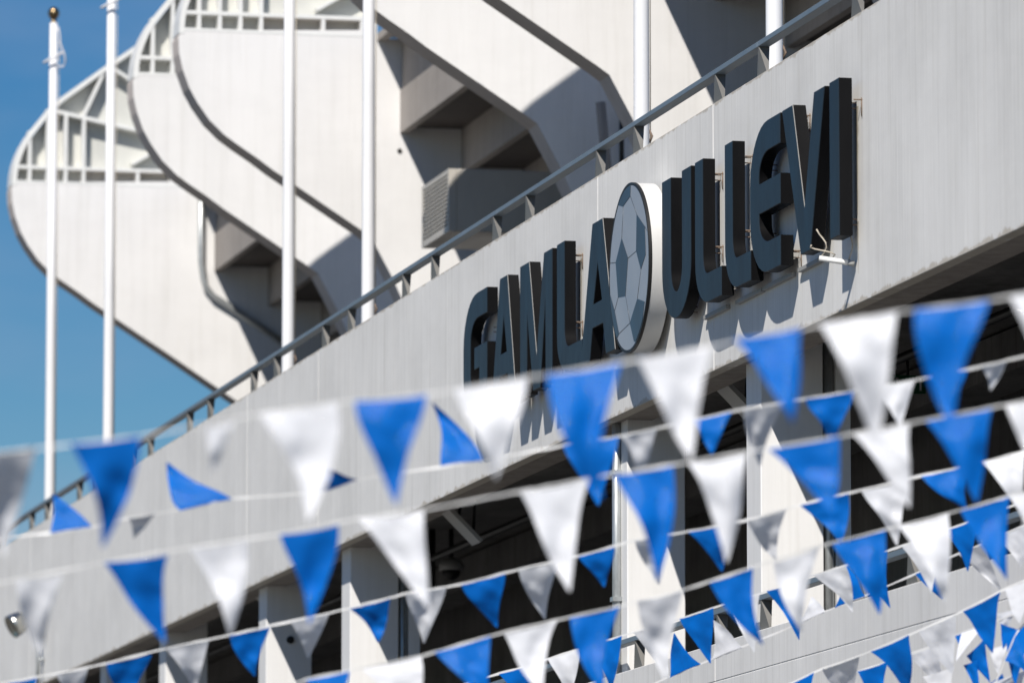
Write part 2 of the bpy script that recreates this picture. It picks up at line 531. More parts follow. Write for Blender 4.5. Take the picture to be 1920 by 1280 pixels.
def build_fin(t0, knee):
    parts = []
    e = empty('support_fin', W(t0, f3(707, 57)[0], DECK), building)
    e['_wl'] = e.location.copy()
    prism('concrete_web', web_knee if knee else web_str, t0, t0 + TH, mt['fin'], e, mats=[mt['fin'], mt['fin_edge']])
    prism('top_chord', chord_poly, t0 - 0.006, t0 + TH, mt['white_steel'], e)
    prism('back_plate', plate_poly, t0 + DEPTH, t0 + DEPTH + 0.08, mt['plate'], e)
    ta, tb = t0, t0 + DEPTH + 0.01
    # horizontal ribs
    r = right_p
    l1 = f1(20, 328)
    bar2('rib', (l1[0] - 0.02, l1[1]), (r, l1[1]), 0.062, ta, tb, mt['white_steel'], e)
    l2 = f1(14, 354)
    bar2('rib', (l2[0], zb + 0.02), (r, zb + 0.02), 0.05, ta - 0.004, tb, mt['white_steel'], e)
    zt1 = f1(20, 328)[1] - 0.03
    for x, y in ((42, 262), (75, 222), (108, 192), (141, 166)):
        a = f1(x, 328); b = f1(x, y if x < 100 else 226 + (x - 75) * 0.21)
        bar2('rib', (a[0], zt1 + 0.06), (a[0], b[1]), 0.062, ta + 0.004, tb, mt['white_steel'], e)
        bar2('rib', (a[0], zb + 0.04), (a[0], zt1), 0.062, ta + 0.004, tb, mt['white_steel'], e)
    for x in (187, 240, 302):
        a = f1(x, 340)
        bar2('rib', (a[0], zb + 0.04), (a[0], zt1), 0.062, ta + 0.004, tb, mt['white_steel'], e)
    bar2('rib', (right_p - 0.03, zb + 0.04), (right_p - 0.03, right_top), 0.06, ta + 0.002, tb, mt['white_steel'], e)
    bar2('rib', f1(79, 223), f1(322, 281), 0.07, ta + 0.008, tb, mt['white_steel'], e)
    bar2('rib', f1(141, 234), f1(181, 146), 0.06, ta + 0.012, tb, mt['white_steel'], e)
    bar2('rib', f1(184, 140), f1(322, 231), 0.06, ta + 0.012, tb, mt['white_steel'], e)
    bar2('rib', f1(230, 324), f1(322, 272), 0.05, ta + 0.016, tb, mt['white_steel'], e)
    return e

proto = build_fin(FINS[1][0], True)
fin_objs = {}
for i, (t0, dp, knee) in enumerate(FINS):
    if i == 1:
        fin_objs[i] = proto; continue
    if not knee:
        e = build_fin(t0, False)
        e.location = e.location + M * dp
        e['_wl'] = e.location.copy()
        fin_objs[i] = e; continue
    off = D * (t0 - FINS[1][0])
    e = proto.copy(); col.objects.link(e)
    e.location = proto.location + off
    e['_wl'] = e.location.copy()
    e.parent = building; e.matrix_parent_inverse = parent_inv(building)
    for ch in list(proto.children):
        copy_to(ch, off, e)
    fin_objs[i] = e
# a little vent in the third fin and a rainwater pipe on the farthest one
pv = on_t(749, 283, T3)
lathe('vent_hole', W(T3 - 0.004, *pv), [(0.038, 0), (0.038, 0.012), (0.03, 0.013)], mt['black'], fin_objs[2], axis=-D)
T1 = FINS[0][0]
def q1(x, y, off=0.09):
    p, z = on_t(x, y, T1 - off)
    return W(T1 - off, p, z)
tube('rainwater_pipe', [q1(377, 300), q1(377, 490), q1(381, 520), q1(386, 538), q1(400, 555), q1(460, 594), q1(540, 648)], 0.06, mt['galv'], fin_objs[0])

# ---- seating terrace between the fins of each wide bay: stepped concrete units
pA, zA0 = f3(750, 250); _, zA1 = f3(750, 72); _, zJ = f3(750, 166)
pB, zB1 = f3(865, 250)
RUN = pB - pA
RISE = f3(865, 250)[1] - f3(865, 321)[1]
pO = f3(707, 70)[0]
for i0, i1 in ((1, 0), (3, 2), (5, 4)):
    ta = FINS[i0][0] + TH - 0.03
    tb = FINS[i1][0] + 0.03
    box('seating_unit', ta, tb, pA, pA + 0.13, zA0, zJ - 0.012, mt['beam'], building)
    box('seating_unit', ta, tb, pA + 0.025, pA + 0.15, zJ, zA1, mt['beam'], building)
    box('edge_beam', ta, tb, pO, pO + 0.16, zA1 - 0.06, zA1 + 0.06, mt['beam'], building)
    box('tread_slab', ta, tb, pO + 0.162, pA + 0.15, zA1 + 0.003, zA1 + 0.09, mt['beam'], building)
    p, z = pA, zA0
    for k in range(8):
        zt = z + 0.10
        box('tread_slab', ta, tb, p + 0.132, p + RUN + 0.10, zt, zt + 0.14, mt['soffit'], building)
        if zt - RISE < DECK + 0.2:
            box('seating_unit', ta, tb, p + RUN, p + RUN + 0.13, DECK, zt - 0.003, mt['beam'], building)
            break
        box('seating_unit', ta, tb, p + RUN, p + RUN + 0.13, zt - RISE - 0.10, zt - 0.003, mt['beam'], building)
        p += RUN; z -= RISE
# plant room walls under the terraces
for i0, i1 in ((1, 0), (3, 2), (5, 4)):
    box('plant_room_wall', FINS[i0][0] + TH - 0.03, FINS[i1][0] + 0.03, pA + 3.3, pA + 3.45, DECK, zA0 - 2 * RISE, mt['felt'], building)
# prop and pipe in the narrow bay
T4 = FINS[3][0]
def q4(x, y, off):
    p, z = on_t(x, y, T4 - off)
    return W(T4 - off, p, z)
tube('prop', [q4(1126, 192, 0.5), q4(1140, 340, 0.5), q4(1146, 420, 0.5)], 0.085, mt['beam'], building, seg=4)
tube('rainwater_pipe', [q4(1165, 140, 0.12), q4(1166, 380, 0.12)], 0.035, mt['black'], building, seg=8)

# ------------------------------------------------------------------ railings on both parapets
RH = 0.30
def railing(zbase, label, xs, t_lo, t_hi):
    e = empty('railing', W((t_lo + t_hi) / 2, PF + 0.07, zbase))
    tag(e, label, 'railing')
    seg = 6.1
    t = t_lo
    while t < t_hi:
        b = min(t + seg, t_hi)
        box('rail', t + 0.006, b - 0.006, PF + 0.005, PF + 0.125, zbase + RH, zbase + RH + 0.055, mt['rail'], e, bev=0.004)
        t = b
    # posts: folded tetrahedra, wide along the wall at the foot, wide across it at the head
    first = None
    for tp in xs:
        if first is None:
            o = Vector(W(tp, PF + 0.06, zbase))
            hb, ht = 0.20, 0.055
            v = [W(tp - hb, PF + 0.045, zbase + 0.001), W(tp + hb, PF + 0.045, zbase + 0.001),
                 W(tp - hb, PF + 0.062, zbase + 0.001), W(tp + hb, PF + 0.062, zbase + 0.001),
                 W(tp - 0.009, PF + 0.008, zbase + RH - 0.001), W(tp + 0.009, PF + 0.008, zbase + RH - 0.001),
                 W(tp - 0.009, PF + 0.122, zbase + RH - 0.001), W(tp + 0.009, PF + 0.122, zbase + RH - 0.001)]
            f = [(0, 1, 3, 2), (4, 6, 7, 5), (0, 4, 5, 1), (2, 3, 7, 6), (0, 2, 6, 4), (1, 5, 7, 3)]
            first = mesh_obj('post', v, f, mt['post'], e)
            t_first = tp
        else:
            copy_to(first, D * (tp - t_first), e)
    return e
# posts stand in pairs: two of every three modules, as read off the photo
t_a = on_p(1339, 192, PF)[0]
UNIT = (on_p(753, 560, PF)[0] - t_a) / 9.0
posts = [t_a + k * UNIT for k in range(-18, 36) if k % 3 != 1 and 48 < t_a + k * UNIT < T_FAR - 1]
railing(Z_TOP, 'slate grey steel railing with folded posts along the top of the sign wall', posts, T_NEAR, T_FAR)
posts2 = posts
railing(Z_LOW, 'grey railing on the lower parapet in front of the dark concourse', posts2, T_NEAR, T_FAR)

# ------------------------------------------------------------------ flag poles
PP = PF + 0.75
zpt = on_p(106, 38, PP)[1]
pole_x = [(93, 940), (203, 800), (540, 690), (690, 600), (1203, 265), (1452, 100)]
labels = ['white flagpole topped by a dark bronze finial with a loop of rope',
          'white flagpole with a white ring near its top, beside the bronze-tipped pole',
          'white flagpole rising in front of the knee of the second fin',
          'white flagpole rising between the louvred box and the second fin',
          'white flagpole rising above the football of the sign',
          'white flagpole rising behind the railing above the letter V']
for (x, y), lb in zip(pole_x, labels):
    tp, zz = on_p(x, y, PP)
    base = W(tp, PP, DECK)
    H = zpt - DECK
    e = empty('flagpole', base)
    tag(e, lb, 'flagpole', 'flagpoles behind the sign wall')
    rb, rt = 0.092, 0.068
    lathe('shaft', base, [(0.16, 0.0), (0.16, 0.03), (rb + 0.004, 0.035), (rb, 0.3), (rb - (rb - rt) * 0.3, H * 0.45), (rt, H)], mt['pole'], e, seg=28)
    lathe('finial', base + Vector((0, 0, H)), [(0.05, 0), (0.055, 0.03), (0.03, 0.05), (0.07, 0.09), (0.1, 0.15), (0.105, 0.19), (0.085, 0.25), (0.04, 0.285), (0.0, 0.295)], mt['gold'], e)
    zr = H - (0.62 if x == 93 else 0.05)
    if x == 203:
        zr = on_p(206, 8, PP)[1] - DECK
    ring = [base + Vector((0.17 * math.cos(a), 0.17 * math.sin(a), zr + 0.10 * math.cos(a - 0.4))) for a in [2 * math.pi * k / 24 for k in range(24)]]
    tube('halyard_ring', ring, 0.022, mt['rope'], e, seg=8, closed=True)
    if x == 93:
        sl = [base + Vector((0.08 + 0.13 * s, -0.09, H - 0.08 - h)) for s, h in ((0, 0), (0.25, 0.12), (0.35, 0.3), (0.95, 0.5), (1.1, 0.62), (0.8, 0.72), (0.2, 0.72), (-0.3, 0.74))]
        tube('halyard', sl, 0.016, mt['rope'], e, seg=8)
    # halyard line on the sun-averted side, cleat and blue tag near the rail
    zc = Z_TOP + 0.62
    s = (D * -0.25 + M * 0.97).normalized()
    rr = rb - 0.004
    tube('halyard', [base + s * (rr + 0.012) + Vector((0, 0, 1.15)), base + s * (rr + 0.012) + Vector((0, 0, H - 0.1))], 0.006, mt['wire'], e, seg=6)
    q = base + s * rr
    tube('cleat', [q + Vector((0, 0, zc - DECK - 0.07)), q + s * 0.03 + Vector((0, 0, zc - DECK)), q + Vector((0, 0, zc - DECK + 0.07))], 0.014, mt['bracket'], e, seg=8)
    zs = zc - DECK + 0.14
    arc = [M * math.cos(a) - D * math.sin(a) for a in (0.05, 0.17, 0.29, 0.41, 0.53, 0.65)]
    v = [base + a * (rr + 0.003) + Vector((0, 0, zs)) for a in arc] + [base + a * (rr + 0.003) + Vector((0, 0, zs + 0.13)) for a in arc]
    mesh_obj('blue_tag', v, [(i, i + 1, i + 7, i + 6) for i in range(5)], mt['blue_sticker'], e, smooth=True)

# ------------------------------------------------------------------ sign letters
P_LF = PF - 0.225        # front of the letters
P_LB = PF - 0.090        # back of the letters
ZL1 = on_p(1556, 155, P_LF)[1]
ZL0 = on_p(1556, 450, P_LF)[1]
def arc(cx, cy, rx, ry, a0, a1, n=9):
    return [(cx + rx * math.cos(R(a0 + (a1 - a0) * k / n)), cy + ry * math.sin(R(a0 + (a1 - a0) * k / n))) for k in range(n + 1)]
SHAPES = {
    'G': [[(1, 1)] + arc(.58, .60, .58, .40, 90, 180) + arc(.58, .40, .58, .40, 180, 270) + [(1, 0), (1, .575), (.47, .575), (.47, .40), (.68, .40), (.68, .2)]
          + arc(.62, .38, .32, .18, 270, 180) + arc(.62, .62, .32, .18, 180, 90) + [(1, .8)]],
    'A': [[(0, 0), (.35, 1), (.65, 1), (1, 0), (.735, 0), (.655, .235), (.345, .235), (.265, 0)], [(.5, .70), (.375, .41), (.625, .41)]],
    'M': [[(0, 0), (0, 1), (.29, 1), (.52, .27), (.75, 1), (1, 1), (1, 0), (.8, 0), (.79, .66), (.63, 0), (.41, 0), (.22, .62), (.21, 0)]],
    'L': [[(0, 1), (.30, 1), (.30, .36)] + arc(.46, .34, .16, .14, 180, 270, 6) + [(1, .2), (1, 0)] + arc(.5, .3, .5, .3, 270, 180)],
    'U': [[(0, 1), (.305, 1), (.305, .36)] + arc(.5, .36, .195, .175, 180, 360, 14) + [(.695, 1), (1, 1)] + arc(.5, .36, .5, .36, 360, 180, 18)],
    'E': [[(1, 1)] + arc(.58, .60, .58, .40, 90, 180) + arc(.58, .40, .58, .40, 180, 270) + [(1, 0), (1, .2)]
          + arc(.62, .36, .32, .16, 270, 180) + [(.30, .405), (1, .405), (1, .605), (.30, .605)] + arc(.62, .64, .32, .16, 180, 90) + [(1, .8)]],
    'V': [[(0, 1), (.255, 1), (.525, .30), (.755, 1), (1, 1), (.655, 0), (.43, 0)]],
    'I': [[(0, 0), (0, 1), (1, 1), (1, 0)]],
}
def extrude_shape(name, loops, p_front, p_back, mat_f, mat_s, parent=None, bev=0.004, trim=False):
    """loops of (t, z) in the wall plane -> solid between p_front and p_back; outer loop plus holes"""
    cu = bpy.data.curves.new(name, 'CURVE')
    cu.dimensions = '2D'; cu.fill_mode = 'BOTH'
    t0 = sum(q[0] for q in loops[0]) / len(loops[0]); z0 = min(q[1] for q in loops[0])
    for lp in loops:
        sp = cu.splines.new('POLY')
        sp.points.add(len(lp) - 1)
        for pt, (t, z) in zip(sp.points, lp):
            pt.co = (-(t - t0), z - z0, 0, 1)      # local x runs in reading direction (-D)
        sp.use_cyclic_u = True
    half = (p_back - p_front) / 2
    cu.extrude = half - bev; cu.bevel_depth = bev; cu.bevel_resolution = 0; cu.offset = -bev
    tmp = bpy.data.objects.new(name, cu)
    col.objects.link(tmp)
    dg = bpy.context.evaluated_depsgraph_get()
    me = bpy.data.meshes.new_from_object(tmp.evaluated_get(dg))
    bpy.data.objects.remove(tmp); bpy.data.curves.remove(cu)
    me.name = name
    me.materials.clear()
    me.materials.append(mat_f); me.materials.append(mat_s); me.materials.append(mt['trim'])
    o = link(name, me, W(t0, (p_front + p_back) / 2, z0), None)
    # local axes: x -> -D, y -> up, z -> -M (towards the viewer)
    rot = Matrix((-D, Vector((0, 0, 1)), -M)).transposed()
    for v in me.vertices:
        v.co = rot @ v.co
    me.update()
    for pl in me.polygons:
        pl.use_smooth = True
    me.set_sharp_from_angle(angle=R(28))
    for pl in me.polygons:
        nm = pl.normal.dot(-M)
        pl.material_index = 0 if nm > 0.6 else 1
        if trim and 0.3 < nm < 0.95 and pl.normal.dot(-D) > 0.2 and pl.normal.z > 0.01:
            pl.material_index = 2            # pale bare edge as a painted highlight, only on up-facing slanted bevels
    if parent is not None:
        o.parent = parent; o.matrix_parent_inverse = parent_inv(parent)
    return o
ZM = (ZL0 + ZL1) / 2
def tl(x):
    return on_p(x, 400, P_LF)[0]
LETTERS = [
    ('G', 869, 913, 'dark navy raised letter G that starts the wall sign'),
    ('A', 921, 968, 'dark navy raised letter A between the G and the M'),
    ('M', 975, 1035, 'dark navy raised letter M of the wall sign'),
    ('L', 1044, 1091, 'dark navy raised letter L between the M and an A'),
    ('A', 1088, 1153, 'dark navy raised letter A partly behind the round football'),
    ('U', 1241, 1295, 'dark navy raised letter U right after the football'),
    ('L', 1303, 1352, 'dark navy raised letter L standing next to the U'),
    ('L', 1359, 1407, 'dark navy raised letter L standing next to the E'),
    ('E', 1406, 1463, 'dark navy raised letter E with rounded left side'),
    ('V', 1467, 1547, 'dark navy raised letter V above a dangling tube'),
    ('I', 1556, 1573.5, 'dark navy raised letter I that ends the wall sign'),
]
for ch, xa, xb, lb in LETTERS:
    ta, tb = tl(xa), tl(xb)
    loops = [[(ta + (tb - ta) * u, ZL0 + (ZL1 - ZL0) * v) for u, v in lp] for lp in SHAPES[ch]]
    o = extrude_shape('sign_letter', loops, P_LF, P_LB, mt['face'], mt['side'], bev=0.006, trim=ch in 'AMV')
    tag(o, lb, 'letter', 'letters of the stadium sign')
    pins = {'G': [(.1, .8), (.1, .2), (.85, .9), (.85, .72 - .02)], 'A': [(.55, .9), (.9, .12), (.08, .06)], 'M': [(.12, .9), (.9, .9), (.12, .1), (.9, .1)],
            'L': [(.2, .9), (.2, .4), (.9, .1)], 'U': [(.2, .9), (.85, .9), (.5, .08)], 'E': [(.2, .75), (.15, .3), (.9, .9), (.9, .1)],
            'V': [(.1, .95), (.88, .95), (.54, .08)], 'I': [(.5, .86), (.5, .12)]}[ch]
    for u, v in pins:
        tt = ta + (tb - ta) * u; zz = ZL0 + (ZL1 - ZL0) * v
        for dz in (0.0, -0.055):
            tube('bracket', [W(tt, P_LB - 0.01, zz + dz), W(tt, PF + 0.01, zz + dz)], 0.006, mt['bracket'], o, seg=6)
        if ch in 'LVI' and v > 0.3 or ch == 'E' and u > .8:
            w = -0.09 if ch != 'I' else -0.20
            tube('bracket', [W(tt + w, P_LB + 0.005, zz), W(tt + w, PF + 0.004, zz)], 0.007, mt['bracket'], o, seg=6)
            tube('bracket', [W(tt + w, PF - 0.008, zz + 0.02), W(tt + w, PF - 0.008, zz - 0.16)], 0.006, mt['bracket'], o, seg=6)

for xs, ys, ln, wd in ((1607, 200, 1.05, 0.05), (1380, 345, 0.5, 0.03), (1090, 485, 0.75, 0.035), (1325, 400, 0.35, 0.02), (1609, 415, 0.5, 0.02)):
    tt, zz = on_p(xs, ys, PF)
    rr_ = random.Random(xs)
    n_ = 14
    v = []
    for k in range(n_ + 1):
        f = k / n_
        w_ = wd * (1 - 0.75 * f) * rr_.uniform(0.6, 1.0)
        c_ = tt + rr_.uniform(-0.15, 0.15) * wd
        v += [W(c_ - w_, PF - 0.0015, zz - ln * f), W(c_ + w_, PF - 0.0015, zz - ln * f)]
    f_ = [(2 * k, 2 * k + 1, 2 * k + 3, 2 * k + 2) for k in range(n_)]
    mesh_obj('rust_run', v, f_, mt['rust'], building)

# ------------------------------------------------------------------ football disc
PB_F = PF - 0.30
tcen, zcen = on_p(1180, 502, PB_F)
RB = abs(on_p(1180, 344, PB_F)[1] - on_p(1180, 660, PB_F)[1]) / 2
def bl(u, v, k=1.0):
    return (tcen - u * RB * k, zcen + v * RB * k)
circ = [(math.cos(2 * math.pi * k / 72), math.sin(2 * math.pi * k / 72)) for k in range(72)]
ball = extrude_shape('football_sign', [[bl(u, v) for u, v in circ]], PB_F + 0.012, PF - 0.07, mt['black'], mt['ball_white'], bev=0.003)
tag(ball, 'round grey football emblem with white rim between the two words', 'emblem')
fa = extrude_shape('face_disc', [[bl(u, v, 0.972) for u, v in circ]], PB_F - 0.004, PB_F + 0.013, mt['ball_pale'], mt['black'], ball, bev=0.002)
rim = extrude_shape('black_rim', [[bl(u, v, 1.006) for u, v in circ], [bl(u, v, 0.974) for u, v in circ]], PB_F - 0.006, PB_F + 0.03, mt['black'], mt['black'], ball, bev=0.002)
def clipc(u, v, r=0.968):
    l = math.hypot(u, v)
    return (u * r / l, v * r / l)
def arcp(a0, a1, n=6, r=0.968):
    return [(r * math.cos(R(a0 + (a1 - a0) * k / n)), r * math.sin(R(a0 + (a1 - a0) * k / n))) for k in range(n + 1)]
pent = [
    [(-.355, .40), (-.04, .12), (-.17, -.31), (-.54, -.28), (-.66, .15)],
    [(-.28, .77), (.08, .84)] + arcp(84, 122),
    [(.40, .58), (.37, .15), (.60, -.10), (.84, .05), (.80, .38)],
    [(.05, -.66), (.42, -.42)] + [(.78, -.50)] + arcp(-40, -70)[1:] + [(.25, -.90)],
    [(-.72, -.42)] + arcp(192, 232) + [(-.5, -.72)],
]
for pg in pent:
    extrude_shape('dark_patch', [[bl(u, v) for u, v in pg]], PB_F - 0.008, PB_F - 0.002, mt['ball_dark'], mt['ball_dark'], ball, bev=0.0005)
seams = [((-.355, .40), (-.28, .77)), ((-.04, .12), (.37, .15)), ((-.17, -.31), (.05, -.66)), ((-.54, -.28), (-.72, -.42)), ((-.66, .15), (-.95, .18)),
         ((.08, .84), (.40, .58)), ((.60, -.10), (.42, -.42)), ((-.5, -.72), (.05, -.66)), ((.80, .38), (.9, .32))]
for a, b in seams:
    ta, za = bl(*a); tb, z_b = bl(*b)
    tube('seam', [W(ta, PB_F - 0.0045, za), W(tb, PB_F - 0.0045, z_b)], 0.0035, mt['ball_dark'], ball, seg=4)

# ------------------------------------------------------------------ conduits and a loose light tube under the letters
def wallbar(xa, ya, xb, yb, lb):
    ta, za = on_p(xa, ya, PF - 0.03); tb, zb_ = on_p(xb, yb, PF - 0.03)
    a = W(ta, PF - 0.03, za); b = W(tb, PF - 0.03, za)
    up = Vector((0, 0, 0.022))
    v = [a - up - M * 0.02, b - up - M * 0.02, b - up + M * 0.029, a - up + M * 0.029, a + up - M * 0.02, b + up - M * 0.02, b + up + M * 0.029, a + up + M * 0.029]
    o = mesh_obj('cable_conduit', v, BOXF, mt['grey_plate'], bev=0.004)
    tag(o, lb, 'conduit', 'conduits below the letters')
wallbar(1322, 596, 1364, 578, 'short grey conduit on the wall below the U')
wallbar(1382, 567, 1430, 543, 'grey conduit on the wall below the two L letters')
wallbar(1433, 541, 1487, 514, 'grey conduit on the wall below the letter E')
wallbar(1499, 507, 1540, 486, 'grey conduit on the wall below the letter V')
e = empty('dangling_light_tube', W(*[on_p(1570, 490, PF - 0.25)[0], PF - 0.25, on_p(1570, 490, PF - 0.25)[1]]))
tag(e, 'loose white light tube dangling on wires under the last letters', 'light tube')
ta_, za_ = on_p(1536, 484, PF - 0.34); tb_, zb_ = on_p(1600, 494, PF - 0.03)
A = W(ta_, PF - 0.34, za_); B = W(tb_, PF - 0.03, zb_)
tube('tube_body', [A, B], 0.026, mt['tube'], e, seg=14)
mid = A.lerp(B, 0.55)
tube('end_cap', [B - (B - A).normalized() * 0.05, B + (B - A).normalized() * 0.01], 0.029, mt['grey_plate'], e, seg=14)
for k, (fx, dx, h) in enumerate(((0.06, 0.05, 0.26), (0.1, 0.12, 0.11), (0.92, -0.02, 0.24))):
    s0 = A.lerp(B, fx)
    pts = [s0 + Vector((dx * math.sin(j * 0.7 + k), 0.02 * math.cos(j * 1.3), 0.02 + h * j / 6)) for j in range(7)]
    tube('wire', pts, 0.007, mt['wire'], e, seg=6)

# ------------------------------------------------------------------ louvred plant box
tn = 97.0
pl_, zl0 = on_t(841, 433, tn); _, zl1 = on_t(841, 316, tn)
tf_ = on_p(791, 410, pl_)[0]
e = empty('louvred_plant_box', W((tn + tf_) / 2, pl_ + 1.2, zl0))
tag(e, 'pale ventilation box with horizontal louvres under the terrace', 'ventilation box')
p_in = pA + 3.29
box('casing', tn, tf_, pl_ + 0.12, p_in, zl0, zl1, mt['louvre'], e, bev=0.01)
fw = 0.07
box('frame', tn - 0.004, tn + fw, pl_, pl_ + 0.119, zl0, zl1, mt['louvre'], e)
box('frame', tf_ - fw, tf_ + 0.004, pl_, pl_ + 0.119, zl0, zl1, mt['louvre'], e)
box('frame', tn + fw + 0.002, tf_ - fw - 0.002, pl_ + 0.001, pl_ + 0.119, zl1 - fw, zl1 - 0.002, mt['louvre'], e)
box('frame', tn + fw + 0.002, tf_ - fw - 0.002, pl_ + 0.001, pl_ + 0.119, zl0 + 0.002, zl0 + fw, mt['louvre'], e)
box('dark_core', tn + fw, tf_ - fw, pl_ + 0.105, pl_ + 0.118, zl0 + fw, zl1 - fw, mt['black'], e)
ns = 13
first = None
for k in range(ns):
    zc = zl0 + fw + (zl1 - zl0 - 2 * fw) * (k + 0.5) / ns
    if first is None:
        h = 0.026
        poly = [(pl_ + 0.004, zc - h), (pl_ + 0.016, zc - h), (pl_ + 0.09, zc + h - 0.008), (pl_ + 0.085, zc + h), (pl_ + 0.012, zc - h + 0.034), (pl_ + 0.004, zc - h + 0.03)]
        first = prism('slat', poly, tn + fw + 0.003, tf_ - fw - 0.003, mt['louvre'], e); zfirst = zc
    else:
        copy_to(first, Vector((0, 0, zc - zfirst)), e)
tube('hanger', [W(tn + 0.4, pl_ + 1.0, DECK), W(tn + 0.4, pl_ + 1.0, zl0)], 0.04, mt['galv'], e, seg=8)

# ------------------------------------------------------------------ fittings under the concourse soffit
for x, y, lb in ((865, 985, 'grey tilted heater panel hung below the sign wall near a dome camera'),
                 (512, 1142, 'grey tilted heater panel hung below the wall near the far columns'),
                 (1372, 740, 'grey tilted heater panel hung beside the column below the letters LL')):
    pc = PF + 0.65
    tc_, zc_ = on_p(x, y, pc)
    e = empty('heater_panel', W(tc_, pc, zc_ - 0.2))
    tag(e, lb, 'heater', 'heaters below the soffit')
    a = Vector((pc - 0.21, zc_ + 0.21)); b = Vector((pc + 0.21, zc_ - 0.21))
    bar2('panel', a, b, 0.05, tc_ - 0.24, tc_ + 0.24, mt['grey_plate'], e)
    tube('hanger', [W(tc_, pc - 0.05, zc_ + 0.05), W(tc_, pc + 0.12, CEIL - 0.01)], 0.02, mt['black'], e, seg=8)
    tube('hanger', [W(tc_, pc + 0.15, zc_ - 0.13), W(tc_, pc + 0.2, CEIL - 0.01)], 0.02, mt['black'], e, seg=8)
# dome camera
pc = PF + 2.6
tc_, zc_ = on_p(846, 1066, pc)
e = empty('dome_camera', W(tc_, pc, zc_))
tag(e, 'dark dome camera on a pipe below the concourse ceiling', 'camera')
tube('drop_pipe', [W(tc_, pc, zc_ + 0.1), W(tc_, pc, CEIL - 0.01)], 0.035, mt['black'], e, seg=10)
lathe('housing', W(tc_, pc, zc_ - 0.02), [(0.17, 0), (0.18, 0.08), (0.12, 0.15), (0.04, 0.18)], mt['grey_plate'], e)
lathe('dome', W(tc_, pc, zc_ - 0.16), [(0.02, 0), (0.08, 0.025), (0.12, 0.07), (0.135, 0.139)], mt['black'], e)
tube('drop_pipe', [W(tc_ + 0.1, pc - 0.25, zc_ - 0.3), W(tc_ + 0.1, pc - 0.25, CEIL - 0.01)], 0.045, mt['black'], e, seg=10)
# exit sign
pc = PF + 3.4
tc_, zc_ = on_p(1703, 720, pc)
e = empty('exit_sign', W(tc_, pc, zc_ - 0.1))
tag(e, 'green exit sign with white running figure in the dark concourse', 'exit sign')
ts, zs_ = on_t(1703, 720, tc_)
box('panel', tc_, tc_ + 0.05, ts - 0.21, ts + 0.21, zc_ - 0.1, zc_ + 0.1, mt['green'], e)
tube('hanger', [W(tc_ + 0.025, ts, zc_ + 0.1), W(tc_ + 0.025, ts, CEIL - 0.01)], 0.015, mt['black'], e, seg=6)
def sgn(u0, z0, u1, z1):
    bar2('pictogram', (ts + u0, zc_ + z0), (ts + u1, zc_ + z1), 0.022, tc_ - 0.004, tc_ - 0.001, mt['white_print'], e)
sgn(-.13, .03, -.10, -.02); sgn(-.10, -.02, -.14, -.07); sgn(-.10, -.02, -.06, -.06); sgn(-.125, .02, -.08, .01)
lathe('pictogram', W(tc_ - 0.001, ts - .125, zc_ + .058), [(0.017, 0), (0.017, 0.003)], mt['white_print'], e, axis=-D)
sgn(-.01, 0, .06, 0); sgn(.06, 0, .03, .03); sgn(.06, 0, .03, -.03); sgn(.14, -.07, .14, .07)

# wall flood lamp at the far end
pc = PF - 0.45
tc_, zc_ = on_p(34, 1168, pc)
e = empty('flood_lamp', W(tc_, PF, zc_ - 0.3))
tag(e, 'round brushed metal flood lamp on an arm at the far end of the wall', 'lamp')
ax = (Vector((-0.75, -0.35, -0.45))).normalized()
lathe('lamp_head', W(tc_, pc, zc_) - ax * 0.2, [(0.04, 0), (0.13, 0.03), (0.18, 0.12), (0.2, 0.26), (0.205, 0.34), (0.19, 0.345), (0.17, 0.30)], mt['chrome'], e, axis=ax)
tube('arm', [W(tc_, pc, zc_) - ax * 0.18, W(tc_, PF - 0.16, zc_ - 0.12), W(tc_, PF - 0.10, zc_ - 0.5), W(tc_, PF - 0.10, zc_ - 1.3)], 0.035, mt['galv'], e, seg=8)
tube('arm', [W(tc_, PF - 0.10, zc_ - 0.6), W(tc_, PF + 0.01, zc_ - 0.6)], 0.03, mt['galv'], e, seg=8)

